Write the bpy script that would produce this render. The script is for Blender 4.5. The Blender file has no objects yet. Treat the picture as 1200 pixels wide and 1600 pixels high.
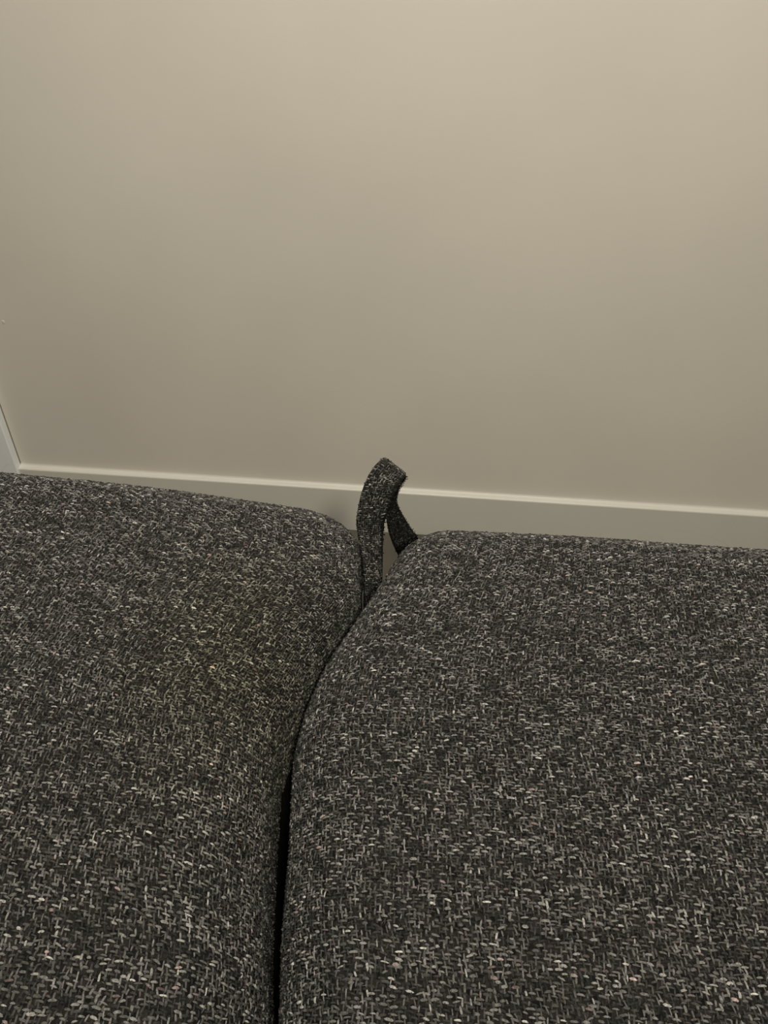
import bpy, math
import numpy as np
from mathutils import Vector, Matrix

SC = bpy.context.scene
COL = SC.collection
CAM_H = 1.175            # camera height over the floor; world origin is the floor point under the camera
WALL_Y = 1.433           # face of the plaster; the skirting stands 15 mm proud of it

# ------------------------------------------------------------------ camera
cam_data = bpy.data.cameras.new('camera')
cam = bpy.data.objects.new('camera', cam_data); COL.objects.link(cam)
cam.location = (0, 0, CAM_H)
cam.rotation_euler = (math.radians(90 - 38.0), 0, math.radians(6.1))
cam_data.sensor_fit = 'HORIZONTAL'; cam_data.sensor_width = 36.0
cam_data.lens = 36.0 * 1202.0 / 1200.0
cam_data.clip_start = 0.01; cam_data.clip_end = 50
SC.camera = cam

# ------------------------------------------------------------------ light and exposure
SC.view_settings.view_transform = 'Standard'
SC.view_settings.look = 'None'
SC.view_settings.gamma = 1.0
SC.view_settings.use_curve_mapping = False
SC.view_settings.exposure = 0.0
w = bpy.data.worlds.new('room_ambience'); SC.world = w; w.use_nodes = True
w.node_tree.nodes['Background'].inputs[0].default_value = (1.0, 0.93, 0.80, 1)
w.node_tree.nodes['Background'].inputs[1].default_value = 0.05

def area(name, loc, target, size, power, color):
    d = bpy.data.lights.new(name, 'AREA'); d.shape = 'DISK'; d.size = size
    d.energy = power; d.color = color
    o = bpy.data.objects.new(name, d); COL.objects.link(o); o.location = loc
    o.rotation_euler = (Vector(target) - Vector(loc)).to_track_quat('-Z', 'Y').to_euler()
    return o
area('ceiling_lamp_light', (0.36, -1.2, 2.25), (0, 0.8, 0.9), 0.14, 32.0, (1.0, 0.90, 0.72))
area('ceiling_panel_light', (-0.10, 0.60, 2.36), (-0.10, 0.60, 0), 1.8, 33.5, (1.0, 0.92, 0.80))

# ------------------------------------------------------------------ helpers
def tag(o, label=None, cat=None, group=None, kind=None):
    if label: o['label'] = label
    if cat: o['category'] = cat
    if group: o['group'] = group
    if kind: o['kind'] = kind
    return o

def link_mesh(name, verts, faces, mat, parent=None, smooth=False):
    me = bpy.data.meshes.new(name)
    me.from_pydata([tuple(map(float, v)) for v in verts], [], [tuple(int(i) for i in f) for f in faces])
    me.validate(); me.update()
    if smooth: me.shade_smooth()
    me.materials.append(mat)
    o = bpy.data.objects.new(name, me); COL.objects.link(o); o.parent = parent
    return o

def quad_mesh(name, V, F, mat, parent=None, tint=None):
    """fast mesh from numpy: V (n,3), F (m,4)"""
    me = bpy.data.meshes.new(name)
    me.vertices.add(len(V)); me.vertices.foreach_set('co', np.ascontiguousarray(V, dtype=np.float32).ravel())
    me.loops.add(F.size); me.loops.foreach_set('vertex_index', np.ascontiguousarray(F, dtype=np.int32).ravel())
    me.polygons.add(len(F))
    me.polygons.foreach_set('loop_start', np.arange(0, F.size, 4, dtype=np.int32))
    me.polygons.foreach_set('loop_total', np.full(len(F), 4, dtype=np.int32))
    me.update(calc_edges=True); me.shade_smooth()
    if tint is not None:
        a = me.attributes.new('tint', 'FLOAT_COLOR', 'POINT')
        c = np.ones((len(V), 4), dtype=np.float32); c[:, :3] = tint
        a.data.foreach_set('color', c.ravel())
    me.materials.append(mat)
    o = bpy.data.objects.new(name, me); COL.objects.link(o); o.parent = parent
    return o

def box(name, x0, x1, y0, y1, z0, z1, mat, parent=None, bevel=0.0):
    V = [(x, y, z) for z in (z0, z1) for y in (y0, y1) for x in (x0, x1)]
    F = [(0, 2, 3, 1), (4, 5, 7, 6), (0, 1, 5, 4), (2, 6, 7, 3), (0, 4, 6, 2), (1, 3, 7, 5)]
    o = link_mesh(name, V, F, mat, parent)
    if bevel:
        b = o.modifiers.new('bevel', 'BEVEL'); b.width = bevel; b.segments = 3
    return o

def extrude_x(name, prof, x0, x1, mat, parent=None, smooth=False):
    """prof: closed list of (y,z)"""
    n = len(prof)
    V = [(x0, y, z) for y, z in prof] + [(x1, y, z) for y, z in prof]
    F = [(i, (i + 1) % n, n + (i + 1) % n, n + i) for i in range(n)]
    F += [tuple(range(n))[::-1], tuple(range(n, 2 * n))]
    return link_mesh(name, V, F, mat, parent, smooth)

# ------------------------------------------------------------------ materials
def new_mat(name):
    m = bpy.data.materials.new(name); m.use_nodes = True
    nt = m.node_tree
    return m, nt, nt.nodes['Principled BSDF']

def painted(name, col, rough, bump, scale, vary=0.03, spec=0.4):
    m, nt, b = new_mat(name)
    tc = nt.nodes.new('ShaderNodeTexCoord')
    n1 = nt.nodes.new('ShaderNodeTexNoise'); n1.inputs['Scale'].default_value = scale; n1.inputs['Detail'].default_value = 4
    n2 = nt.nodes.new('ShaderNodeTexNoise'); n2.inputs['Scale'].default_value = 3.0; n2.inputs['Detail'].default_value = 3
    nt.links.new(tc.outputs['Object'], n1.inputs['Vector']); nt.links.new(tc.outputs['Object'], n2.inputs['Vector'])
    r = nt.nodes.new('ShaderNodeValToRGB')
    r.color_ramp.elements[0].position = 0.3; r.color_ramp.elements[1].position = 0.7
    r.color_ramp.elements[0].color = (*[c * (1 - vary) for c in col], 1)
    r.color_ramp.elements[1].color = (*[c * (1 + vary) for c in col], 1)
    nt.links.new(n2.outputs['Fac'], r.inputs['Fac']); nt.links.new(r.outputs['Color'], b.inputs['Base Color'])
    bp = nt.nodes.new('ShaderNodeBump'); bp.inputs['Strength'].default_value = bump; bp.inputs['Distance'].default_value = 0.001
    nt.links.new(n1.outputs['Fac'], bp.inputs['Height']); nt.links.new(bp.outputs['Normal'], b.inputs['Normal'])
    b.inputs['Roughness'].default_value = rough; b.inputs['Specular IOR Level'].default_value = spec
    return m

M_WALL = painted('wall_paint', (0.63, 0.61, 0.56), 0.62, 0.10, 260)
M_SKIRT = painted('skirting_gloss', (0.60, 0.60, 0.56), 0.35, 0.05, 60)
M_ARCH = painted('architrave_gloss', (0.78, 0.82, 0.85), 0.32, 0.05, 60)
M_CEIL = painted('ceiling_paint', (0.75, 0.73, 0.68), 0.8, 0.1, 200)
M_CAULK_SHADOW = painted('caulk_shadow', (0.22, 0.20, 0.15), 0.7, 0.2, 300)
M_FLOOR = painted('floor_carpet', (0.10, 0.094, 0.078), 0.95, 1.0, 500, 0.25, 0.1)
M_FOOT = painted('dark_stained_wood', (0.05, 0.035, 0.025), 0.5, 0.2, 80)

def tweed_yarn():
    m, nt, b = new_mat('tweed_yarn')
    at = nt.nodes.new('ShaderNodeAttribute'); at.attribute_name = 'tint'
    tc = nt.nodes.new('ShaderNodeTexCoord')
    n = nt.nodes.new('ShaderNodeTexNoise'); n.inputs['Scale'].default_value = 900; n.inputs['Detail'].default_value = 2
    nt.links.new(tc.outputs['Object'], n.inputs['Vector'])
    mr = nt.nodes.new('ShaderNodeMapRange')
    mr.inputs['From Min'].default_value = 0.3; mr.inputs['From Max'].default_value = 0.7
    mr.inputs['To Min'].default_value = 0.55; mr.inputs['To Max'].default_value = 1.45
    nt.links.new(n.outputs['Fac'], mr.inputs['Value'])
    mul = nt.nodes.new('ShaderNodeVectorMath'); mul.operation = 'SCALE'
    nt.links.new(at.outputs['Color'], mul.inputs[0]); nt.links.new(mr.outputs['Result'], mul.inputs['Scale'])
    nt.links.new(mul.outputs['Vector'], b.inputs['Base Color'])
    b.inputs['Roughness'].default_value = 0.75
    b.inputs['Specular IOR Level'].default_value = 0.12
    return m
M_YARN = tweed_yarn()

def tweed_ground(name, dark, light):
    """the same cloth where single yarns are not modelled: woven checks of dark and light threads"""
    m, nt, b = new_mat(name)
    tc = nt.nodes.new('ShaderNodeTexCoord')
    v = nt.nodes.new('ShaderNodeTexVoronoi'); v.inputs['Scale'].default_value = 420
    nt.links.new(tc.outputs['Object'], v.inputs['Vector'])
    sep = nt.nodes.new('ShaderNodeSeparateColor'); nt.links.new(v.outputs['Color'], sep.inputs['Color'])
    r = nt.nodes.new('ShaderNodeValToRGB')
    e = r.color_ramp.elements
    e[0].position = 0.0; e[0].color = (dark, dark, dark, 1)
    e[1].position = 1.0; e[1].color = (light, light * 0.97, light * 0.93, 1)
    nt.links.new(sep.outputs['Red'], r.inputs['Fac']); nt.links.new(r.outputs['Color'], b.inputs['Base Color'])
    bp = nt.nodes.new('ShaderNodeBump'); bp.inputs['Strength'].default_value = 0.6; bp.inputs['Distance'].default_value = 0.001
    nt.links.new(v.outputs['Distance'], bp.inputs['Height']); nt.links.new(bp.outputs['Normal'], b.inputs['Normal'])
    b.inputs['Roughness'].default_value = 0.9; b.inputs['Specular IOR Level'].default_value = 0.05
    return m
M_GROUND = tweed_ground('tweed_ground', 0.004, 0.016)  # near-black copy: between the yarns, and as painted shade down the seam
M_TWEED = tweed_ground('tweed_far', 0.006, 0.12)

# ------------------------------------------------------------------ the room
tag(box('floor', -3.0, 3.0, -2.4, WALL_Y + 0.12, -0.05, 0.0, M_FLOOR), kind='structure')
tag(box('wall_back', -3.0, 3.0, WALL_Y, WALL_Y + 0.12, 0.0, 2.42, M_WALL), kind='structure')
tag(box('ceiling', -3.0, 3.0, -2.4, WALL_Y + 0.12, 2.42, 2.5, M_CEIL), kind='structure')

def paint_nib(x, z, r, t):
    """a small dried lump in the wall paint"""
    V, F = [], []
    for k in range(5):
        a = k * math.pi / 8
        V += [(x + r * math.cos(a) * math.cos(b * math.pi / 6), WALL_Y - t * math.sin(a), z + 1.2 * r * math.cos(a) * math.sin(b * math.pi / 6)) for b in range(12)]
        if k: F += [((k - 1) * 12 + b, (k - 1) * 12 + (b + 1) % 12, k * 12 + (b + 1) % 12, k * 12 + b) for b in range(12)]
    link_mesh('paint_lump', V, F, M_WALL, bpy.data.objects['wall_back'], True)
paint_nib(-0.962, 0.491, 0.0040, 0.0008)

ARCH_X = -1.035          # right side of the door architrave; the skirting runs up to it
sk = [(WALL_Y, 0.0), (WALL_Y - 0.015, 0.0), (WALL_Y - 0.015, 0.1165), (WALL_Y - 0.0143, 0.1186), (WALL_Y - 0.0125, 0.1200),
      (WALL_Y - 0.0055, 0.1208), (WALL_Y - 0.003, 0.1216), (WALL_Y - 0.0012, 0.1232), (WALL_Y, 0.1262)]
tag(extrude_x('baseboard_back', sk[::-1], ARCH_X, 3.0, M_SKIRT), kind='structure')
# the architrave: board with a rounded inner edge, seen at the left edge of the frame
ar = box('trim_1', ARCH_X - 0.070, ARCH_X, WALL_Y - 0.021, WALL_Y, 0.0, 2.10, M_ARCH, bevel=0.0025)
tag(ar, kind='structure')
box('caulk_shadow_line', ARCH_X, ARCH_X + 0.0016, WALL_Y - 0.0012, WALL_Y, 0.126, 2.10, M_CAULK_SHADOW, ar)  # dark strip on the caulk joint; its colour paints the thin shadow line
# the closed white door it frames
dr = tag(box('door_1', ARCH_X - 0.95, ARCH_X - 0.070, WALL_Y - 0.004, WALL_Y, 0.008, 2.03, M_ARCH), kind='structure')

# ------------------------------------------------------------------ woven cloth on a surface
rng = np.random.default_rng(7)

def frame(S, s, t, e=4e-4):
    P = S(s, t)
    ds = S(s + e, t) - S(s - e, t); dt = S(s, t + e) - S(s, t - e)
    N = np.cross(ds, dt); N /= np.linalg.norm(N, axis=-1, keepdims=True) + 1e-12
    return P, N

def yarn_palette(n):
    """light and dark threads of a grey melange"""
    k = rng.random(n)
    v = np.where(k < 0.40, 0.020 + 0.035 * rng.random(n),
        np.where(k < 0.77, 0.060 + 0.080 * rng.random(n),
        np.where(k < 0.972, 0.14 + 0.13 * rng.random(n), 0.30 + 0.20 * rng.random(n))))
    return v

def weave(name, S, s0, s1, t0, t1, parent, ps=0.0025, pt=0.0020, h=0.0010, stain=None, keep=None, dim=1.0):
    """plain weave: one raised thread float per crossing, weft along s where i+j is even, warp along t elsewhere"""
    ns, nt_ = int((s1 - s0) / ps), int((t1 - t0) / pt)
    I, J = np.meshgrid(np.arange(ns), np.arange(nt_), indexing='ij')
    I, J = I.ravel(), J.ravel()
    wob_s = 0.35 * np.sin(J * 0.11 + 1.3) + 0.5 * np.sin(J * 0.023); wob_t = 0.35 * np.sin(I * 0.09) + 0.5 * np.sin(I * 0.021 + 2)
    n = len(I)
    s = s0 + (I + 0.5 + wob_s + 0.17 * rng.standard_normal(n)) * ps
    t = t0 + (J + 0.5 + wob_t + 0.17 * rng.standard_normal(n)) * pt
    weft = (I + J) % 2 == 0
    if keep is not None:
        P0 = S(s, t); ok = keep(P0)
        I, J, s, t, weft = I[ok], J[ok], s[ok], t[ok], weft[ok]; n = len(I)
    L = np.where(weft, ps * 0.86, pt * 1.15) * (1 + 0.20 * rng.standard_normal(n)).clip(0.6, 1.5)      # half length
    W = np.where(weft, pt * 0.29, ps * 0.20) * (1 + 0.18 * rng.standard_normal(n)).clip(0.6, 1.5)      # half width
    H = h * np.where(weft, 1.0, 0.85) * (1 + 0.25 * rng.standard_normal(n)).clip(0.4, 1.7)
    ang = np.where(weft, 0.0, math.pi / 2) + 0.16 * rng.standard_normal(n)
    a = np.array([-1.0, -0.38, 0.38, 1.0]); ha = np.array([-0.35, 0.9, 0.9, -0.35])
    b = np.array([-1.0, 0.0, 1.0]);          hb = np.array([-0.55, 0.15, -0.55])
    wa = np.array([0.55, 1.0, 1.0, 0.55])
    A = a[None, :, None] * L[:, None, None] + 0 * b[None, None, :]
    B = b[None, None, :] * wa[None, :, None] * W[:, None, None]
    ca, sa = np.cos(ang)[:, None, None], np.sin(ang)[:, None, None]
    SS = s[:, None, None] + A * ca - B * sa
    TT = t[:, None, None] + A * sa + B * ca
    HH = H[:, None, None] * (ha[None, :, None] + hb[None, None, :])
    P, N = frame(S, SS.ravel(), TT.ravel())
    V = P + N * HH.ravel()[:, None]
    q = []
    for u in range(3):
        for v in range(2):
            k = u * 3 + v
            q.append((k, k + 3, k + 4, k + 1))
    q = np.array(q)
    F = (np.arange(n)[:, None, None] * 12 + q[None]).reshape(-1, 4)
    # colour: each thread has a shade that drifts along it, each float its own on top
    shade = yarn_palette(n)
    row = np.where(weft, 1 + 0.18 * np.sin(J * 12.9898), 1 + 0.18 * np.sin(I * 78.233))
    shade = shade * row * np.where(weft, 1.1, 0.85)
    shade = shade * dim * 0.64
    hue = rng.random(n)
    c = np.stack([shade * 0.99, shade, shade * 0.97], 1)
    red = hue < 0.03; c[red] *= (1.18, 0.95, 0.96)
    if stain is not None:
        c *= stain(S(s, t))
    tint = np.repeat(c.clip(0, 0.8), 12, axis=0)
    o = quad_mesh(name, V, F, M_YARN, parent, tint)
    return tag(o, kind='stuff')

def fibres(name, S, s0, s1, t0, t1, n, parent, lmin=0.0012, lmax=0.003, r=0.00006, lift=0.0006, keep=None, rise=0.9):
    """loose hairs: three-sided curved wisps standing out of the cloth"""
    s = s0 + (s1 - s0) * rng.random(n); t = t0 + (t1 - t0) * rng.random(n)
    P, N = frame(S, s, t)
    if keep is not None:
        ok = keep(P); P, N = P[ok], N[ok]; n = len(P)
    L = lmin + (lmax - lmin) * rng.random(n) ** 2
    d = N * (rise * rng.random(n))[:, None] + 0.8 * rng.standard_normal((n, 3)); d /= np.linalg.norm(d, axis=1, keepdims=True)
    d -= N * np.minimum(0, (d * N).sum(1))[:, None] * 1.2
    bend = 0.6 * rng.standard_normal((n, 3)); bend -= N * (bend * N).sum(1, keepdims=True)
    side = np.cross(d, rng.standard_normal((n, 3))); side /= np.linalg.norm(side, axis=1, keepdims=True) + 1e-9
    up = np.cross(side, d)
    K = 5; V = np.zeros((n, K, 3, 3))
    for k in range(K):
        f = k / (K - 1)
        c = P + N * lift + d * (L * f)[:, None] + bend * (L * f * f)[:, None] * 0.8 - N * (L * f ** 3 * 0.25)[:, None]
        rr = r * (1 - 0.6 * f)
        for j in range(3):
            an = j * 2 * math.pi / 3
            V[:, k, j] = c + (side * math.cos(an) + up * math.sin(an)) * rr
    q = np.array([(k * 3 + j, k * 3 + (j + 1) % 3, (k + 1) * 3 + (j + 1) % 3, (k + 1) * 3 + j) for k in range(K - 1) for j in range(3)])
    F = (np.arange(n)[:, None, None] * (K * 3) + q[None]).reshape(-1, 4)
    v = 0.10 + 0.20 * rng.random(n)
    tint = np.repeat(np.stack([v * 1.03, v, v * 0.9], 1), K * 3, axis=0)
    return tag(quad_mesh(name, V.reshape(-1, 3), F, M_YARN, parent, tint), kind='stuff')

# ------------------------------------------------------------------ the two cushions
# the seam between them in plan: world (y, x)
SEAM = np.array([(-0.10, -0.068), (0.10, -0.068), (0.139, -0.070), (0.183, -0.079), (0.235, -0.085), (0.301, -0.096),
                 (0.339, -0.095), (0.379, -0.088), (0.439, -0.068), (0.484, -0.053)])
def smooth_curve(pts):
    y = np.linspace(-0.3, 0.8, 441); x = np.interp(y, pts[:, 0], pts[:, 1])
    k = np.exp(-0.5 * (np.arange(-12, 13) / 5.0) ** 2); k /= k.sum()
    xs = np.convolve(np.pad(x, 12, mode='edge'), k, mode='valid')
    return lambda q: np.interp(q, y, xs)
SEAM_L = smooth_curve(np.vstack([SEAM[:3] - [0, 0.003], SEAM[3:4] - [0, 0.006], SEAM[4:6] - [0, 0.009], SEAM[6:8] - [0, 0.002], [(0.415, -0.077), (0.455, -0.0675), (0.50, -0.0738), (0.56, -0.0765), (0.80, -0.085)]]))
SEAM_R = smooth_curve(np.vstack([SEAM, [(0.56, -0.037), (0.80, -0.030)]]))

def fold(a, half, r):
    """arc length over a padded top and down its side -> (position, drop)"""
    sg = np.sign(a); a = np.abs(a); flat = half - r
    ph = ((a - flat) / r).clip(0, math.pi / 2)
    pos = np.where(a <= flat, a, flat + r * np.sin(ph))
    drop = r * (1 - np.cos(ph)) + (a - flat - r * math.pi / 2).clip(0, None)
    return sg * pos, drop

BOTTOM = 0.486
def cushion_surface(cx, hx, cy, hy, r_side, r_y, ztop, gap_side, seam, dome):
    rc = 0.040; DEPTH = ztop - BOTTOM
    def S(s, t):
        x, dx = fold(s, hx, r_side)
        y, dy = fold(t, hy, r_y)
        ax, ay = np.abs(x) - (hx - rc), np.abs(y) - (hy - rc)
        cr = (ax > 0) & (ay > 0)
        nx = np.where(cr, ax * np.sqrt((1 - ay ** 2 / (2 * rc * rc)).clip(0, 1)), ax)
        ny = np.where(cr, ay * np.sqrt((1 - ax ** 2 / (2 * rc * rc)).clip(0, 1)), ay)
        x = np.sign(x) * (hx - rc + nx); y = np.sign(y) * (hy - rc + ny)
        drop = np.minimum(dx + dy, DEPTH)
        wx, wy = cx + x, cy + y
        d = np.abs(x - gap_side * hx)
        wx = wx + (seam(wy) + 0.0018 * -gap_side - (cx + gap_side * hx)) * np.exp(-(d / 0.20) ** 2)
        fade = np.exp(-drop / 0.06)
        z = ztop - drop + dome(wx, wy) * fade
        # slack in the cloth
        z = z + 0.0016 * np.sin(wx * 31 + 2 * np.sin(wy * 17)) * np.sin(wy * 27 + 1.7) * fade
        return np.stack([wx, wy, z], -1)
    return S

def cushion(name, S, ztop, hx, hy, r_side, r_y, label, gap_side, srange, trange, stain=None):
    DEPTH = ztop - BOTTOM
    es = hx - r_side + r_side * math.pi / 2 + DEPTH - r_side
    et = hy - r_y + r_y * math.pi / 2 + DEPTH - r_y
    ns, nt_ = 240, 200
    s = np.linspace(-es, es, ns); t = np.linspace(-et, et, nt_)
    Sg, Tg = np.meshgrid(s, t, indexing='ij')
    V = S(Sg.ravel(), Tg.ravel())
    i, j = np.meshgrid(np.arange(ns - 1), np.arange(nt_ - 1), indexing='ij'); i, j = i.ravel(), j.ravel()
    F = np.stack([i * nt_ + j, (i + 1) * nt_ + j, (i + 1) * nt_ + j + 1, i * nt_ + j + 1], 1)
    ring = [k * nt_ for k in range(ns)] + [(ns - 1) * nt_ + k for k in range(1, nt_)] + \
           [k * nt_ + nt_ - 1 for k in range(ns - 2, -1, -1)] + [k for k in range(nt_ - 2, 0, -1)]
    root = bpy.data.objects.new(name, None); COL.objects.link(root)
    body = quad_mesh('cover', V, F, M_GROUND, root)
    # where single yarns are modelled only the dark ground shows between them; the outer and front parts carry the whole cloth's colours
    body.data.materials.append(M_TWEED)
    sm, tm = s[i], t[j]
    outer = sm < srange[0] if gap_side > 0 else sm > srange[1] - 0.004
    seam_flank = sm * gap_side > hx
    plain = (outer | (tm < trange[0])) & ~seam_flank  # seam sides stay near black: the crevice's shade is put into the colour
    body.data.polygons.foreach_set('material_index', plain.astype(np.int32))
    V2 = V[ring]; c = V2.mean(0)
    link_mesh('underside', list(V2) + [c], [(k, len(ring), (k + 1) % len(ring)) for k in range(len(ring))], M_GROUND, root)
    weave('woven_yarn', S, *srange, *trange, root, stain=stain)
    lim = hx - r_side + r_side * 1.15
    fr = (max(srange[0], -lim), min(srange[1], lim))
    fibres('stray_fibre', S, *fr, *trange, 6500, root, lmax=0.0026)
    lim = hx - r_side
    fr = (max(srange[0], -lim), min(srange[1], lim))
    fibres('loose_hair', S, *fr, *trange, 130, root, 0.008, 0.034, 0.00005, 0.0012, rise=0.35)
    tag(root, label, 'cushion', 'grey tweed sofa cushions')
    return root

hyC, cyC = 0.31, 0.25
# left cushion: x from the seam to the left, right cushion: from the seam to the right
HX = 0.36
XL, XR = -0.072 - HX, -0.072 + HX
def dome_l(x, y):
    u = (x + 0.072)                       # grows more negative to the left
    return 0.045 * (1 - np.exp(u / 0.20)) - 0.22 * (y - 0.20) ** 2 - 0.0165
def dome_r(x, y):
    u = (x + 0.072).clip(0, None)
    return 0.012 * (1 - np.exp(-u / 0.05)) - 0.20 * (y - 0.22) ** 2 - 0.006
ZL, ZR = CAM_H - 0.385, CAM_H - 0.408
S_L = cushion_surface(XL, HX, cyC, hyC, 0.060, 0.070, ZL, +1, SEAM_L, dome_l)
S_R = cushion_surface(XR, HX, cyC, hyC, 0.050, 0.070, ZR, -1, SEAM_R, dome_r)

def stain_l(P):
    d = ((P[:, 0] + 0.145) / 0.055) ** 2 + ((P[:, 1] - 0.34) / 0.10) ** 2
    k = np.exp(-d)[:, None]
    return 1 + k * (np.array([[0.97, 0.96, 0.78]]) - 1)

ES = HX - 0.06 + 0.06 * math.pi / 2
ET = hyC - 0.07 + 0.07 * math.pi / 2
left = cushion('sofa_cushion', S_L, ZL, HX, hyC, 0.060, 0.070,
               'left dark grey tweed sofa cushion with a faint olive patch near the seam', +1,
               (-0.22, ES + 0.05), (-0.24, ET + 0.03), stain_l)
right = cushion('sofa_cushion', S_R, ZR, HX, hyC, 0.050, 0.070,
                'right dark grey tweed sofa cushion, plain grey, bulging over the seam', -1,
                (-ES - 0.05, 0.18), (-0.24, ET + 0.03))

# the sofa body that carries them, below and out of sight
sofa = bpy.data.objects.new('sofa', None); COL.objects.link(sofa)
tag(sofa, 'dark grey tweed sofa frame beneath and carrying the two cushions', 'sofa')
box('frame', XL - HX, XR + HX, -0.055, 0.555, 0.10, BOTTOM - 0.002, M_TWEED, sofa, bevel=0.02)
for fx in (XL - HX + 0.08, XR + HX - 0.08):
    for fy in (0.02, 0.48):
        V, F = [], []
        for k, (z, r) in enumerate(((0.0, 0.016), (0.05, 0.021), (0.10, 0.026), (0.11, 0.026))):
            V += [(fx + r * math.cos(a * math.pi / 8), fy + r * math.sin(a * math.pi / 8), z) for a in range(16)]
            if k: F += [((k - 1) * 16 + a, (k - 1) * 16 + (a + 1) % 16, k * 16 + (a + 1) % 16, k * 16 + a) for a in range(16)]
        F += [tuple(range(16))[::-1], tuple(range(48, 64))]
        link_mesh('foot', V, F, M_FOOT, sofa, True)

# ------------------------------------------------------------------ the fabric loop that sticks up out of the seam
PAIRS = np.array([
 ((-0.0640, 0.4620, 0.4870), (-0.0620, 0.4840, 0.4870)),
 ((-0.0640, 0.4620, 0.5800), (-0.0620, 0.4840, 0.5800)),
 ((-0.0655, 0.4640, 0.6300), (-0.0610, 0.4840, 0.6300)),
 ((-0.0704, 0.4840, 0.6800), (-0.0570, 0.4890, 0.6800)),
 ((-0.0708, 0.4910, 0.7000), (-0.0545, 0.4930, 0.7000)),
 ((-0.0727, 0.5000, 0.7235), (-0.0548, 0.5020, 0.7234)),
 ((-0.0791, 0.5150, 0.7528), (-0.0547, 0.5120, 0.7587)),
 ((-0.0777, 0.5200, 0.7716), (-0.0488, 0.5130, 0.7779)),
 ((-0.0737, 0.5250, 0.7887), (-0.0449, 0.5160, 0.7948)),
 ((-0.0677, 0.5310, 0.8016), (-0.0411, 0.5200, 0.8001)),
 ((-0.0594, 0.5400, 0.8085), (-0.0379, 0.5260, 0.8014)),
 ((-0.0586, 0.5480, 0.7992), (-0.0386, 0.5370, 0.7916)),
 ((-0.0598, 0.5600, 0.7680), (-0.0457, 0.5580, 0.7648)),
 ((-0.0595, 0.5680, 0.7326), (-0.0492, 0.5740, 0.7365)),
 ((-0.0566, 0.5700, 0.7040), (-0.0408, 0.5800, 0.7116)),
 ((-0.0497, 0.5720, 0.6785), (-0.0307, 0.5840, 0.6899)),
 ((-0.0392, 0.5720, 0.6566), (-0.0213, 0.5850, 0.6733)),
 ((-0.0310, 0.5720, 0.6355), (-0.0117, 0.5850, 0.6554)),
 ((-0.0200, 0.5740, 0.6300), (0.0030, 0.5760, 0.6400)),
 ((-0.0150, 0.5740, 0.5900), (0.0080, 0.5760, 0.5950))])

def catmull(P, u):
    n = len(P); i = np.clip(np.floor(u).astype(int), 0, n - 2); f = (u - i)[:, None]
    g = lambda k: P[np.clip(k, 0, n - 1)]
    p0, p1, p2, p3 = g(i - 1), g(i), g(i + 1), g(i + 2)
    return 0.5 * (2 * p1 + (p2 - p0) * f + (2 * p0 - 5 * p1 + 4 * p2 - p3) * f ** 2 + (3 * p1 - p0 - 3 * p2 + p3) * f ** 3)
mid = PAIRS.mean(1); seg = np.linalg.norm(np.diff(mid, axis=0), axis=1); cum = np.concatenate([[0], np.cumsum(seg)])
LEN = cum[-1]; WID = 0.024; THK = 0.0011
def ribbon(side):
    """side +1 outer face, -1 inner face; s across the band, t along it"""
    def C(s, t):
        u = np.interp(t, cum, np.arange(len(cum)))
        a = catmull(PAIRS[:, 0], u); b = catmull(PAIRS[:, 1], u)
        f = (s / WID + 0.5)[:, None]
        return a * (1 - f) + b * f
    def S(s, t):
        s = np.atleast_1d(s); t = np.atleast_1d(t)
        P, N = frame(C, s, t, 6e-4)
        edge = (np.abs(s) / (WID / 2)).clip(0, 1)
        return P + N * (side * THK * np.sqrt(1 - edge ** 4 + 1e-4))[:, None]
    if side > 0: return S
    return lambda s, t: S(-np.atleast_1d(s), t)
S_OUT, S_IN = ribbon(+1), ribbon(-1)
def closed_ribbon():
    ns, nt_ = 9, 90
    t = np.linspace(0.0005, LEN - 0.0005, nt_); s = np.linspace(-WID / 2, WID / 2, ns)
    ring_s = np.concatenate([s, s[::-1]]); m = len(ring_s); V = []
    for tt in t:
        V.append(np.vstack([S_OUT(s, np.full(ns, tt)), S_IN(s, np.full(ns, tt))]))
    V = np.vstack(V)
    k, j = np.meshgrid(np.arange(nt_ - 1), np.arange(m), indexing='ij'); k, j = k.ravel(), j.ravel()
    F = np.stack([k * m + j, k * m + (j + 1) % m, (k + 1) * m + (j + 1) % m, (k + 1) * m + j], 1)
    return V, F
V, F = closed_ribbon()
loop = bpy.data.objects.new('fabric_loop', None); COL.objects.link(loop)
tag(loop, 'small grey tweed fabric strap loop standing up from the seam between the two cushions', 'strap')
quad_mesh('band', V, F, M_GROUND, loop)
weave('woven_yarn', S_OUT, -WID / 2 + 0.0006, WID / 2 - 0.0006, 0.001, LEN - 0.001, loop, ps=0.0018, pt=0.0019, h=0.0007)
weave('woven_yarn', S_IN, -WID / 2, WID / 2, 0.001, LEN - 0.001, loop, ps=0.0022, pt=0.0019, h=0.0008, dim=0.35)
fibres('stray_fibre', S_OUT, -WID / 2, WID / 2, LEN * 0.45, LEN * 0.8, 300, loop, 0.0008, 0.0025)
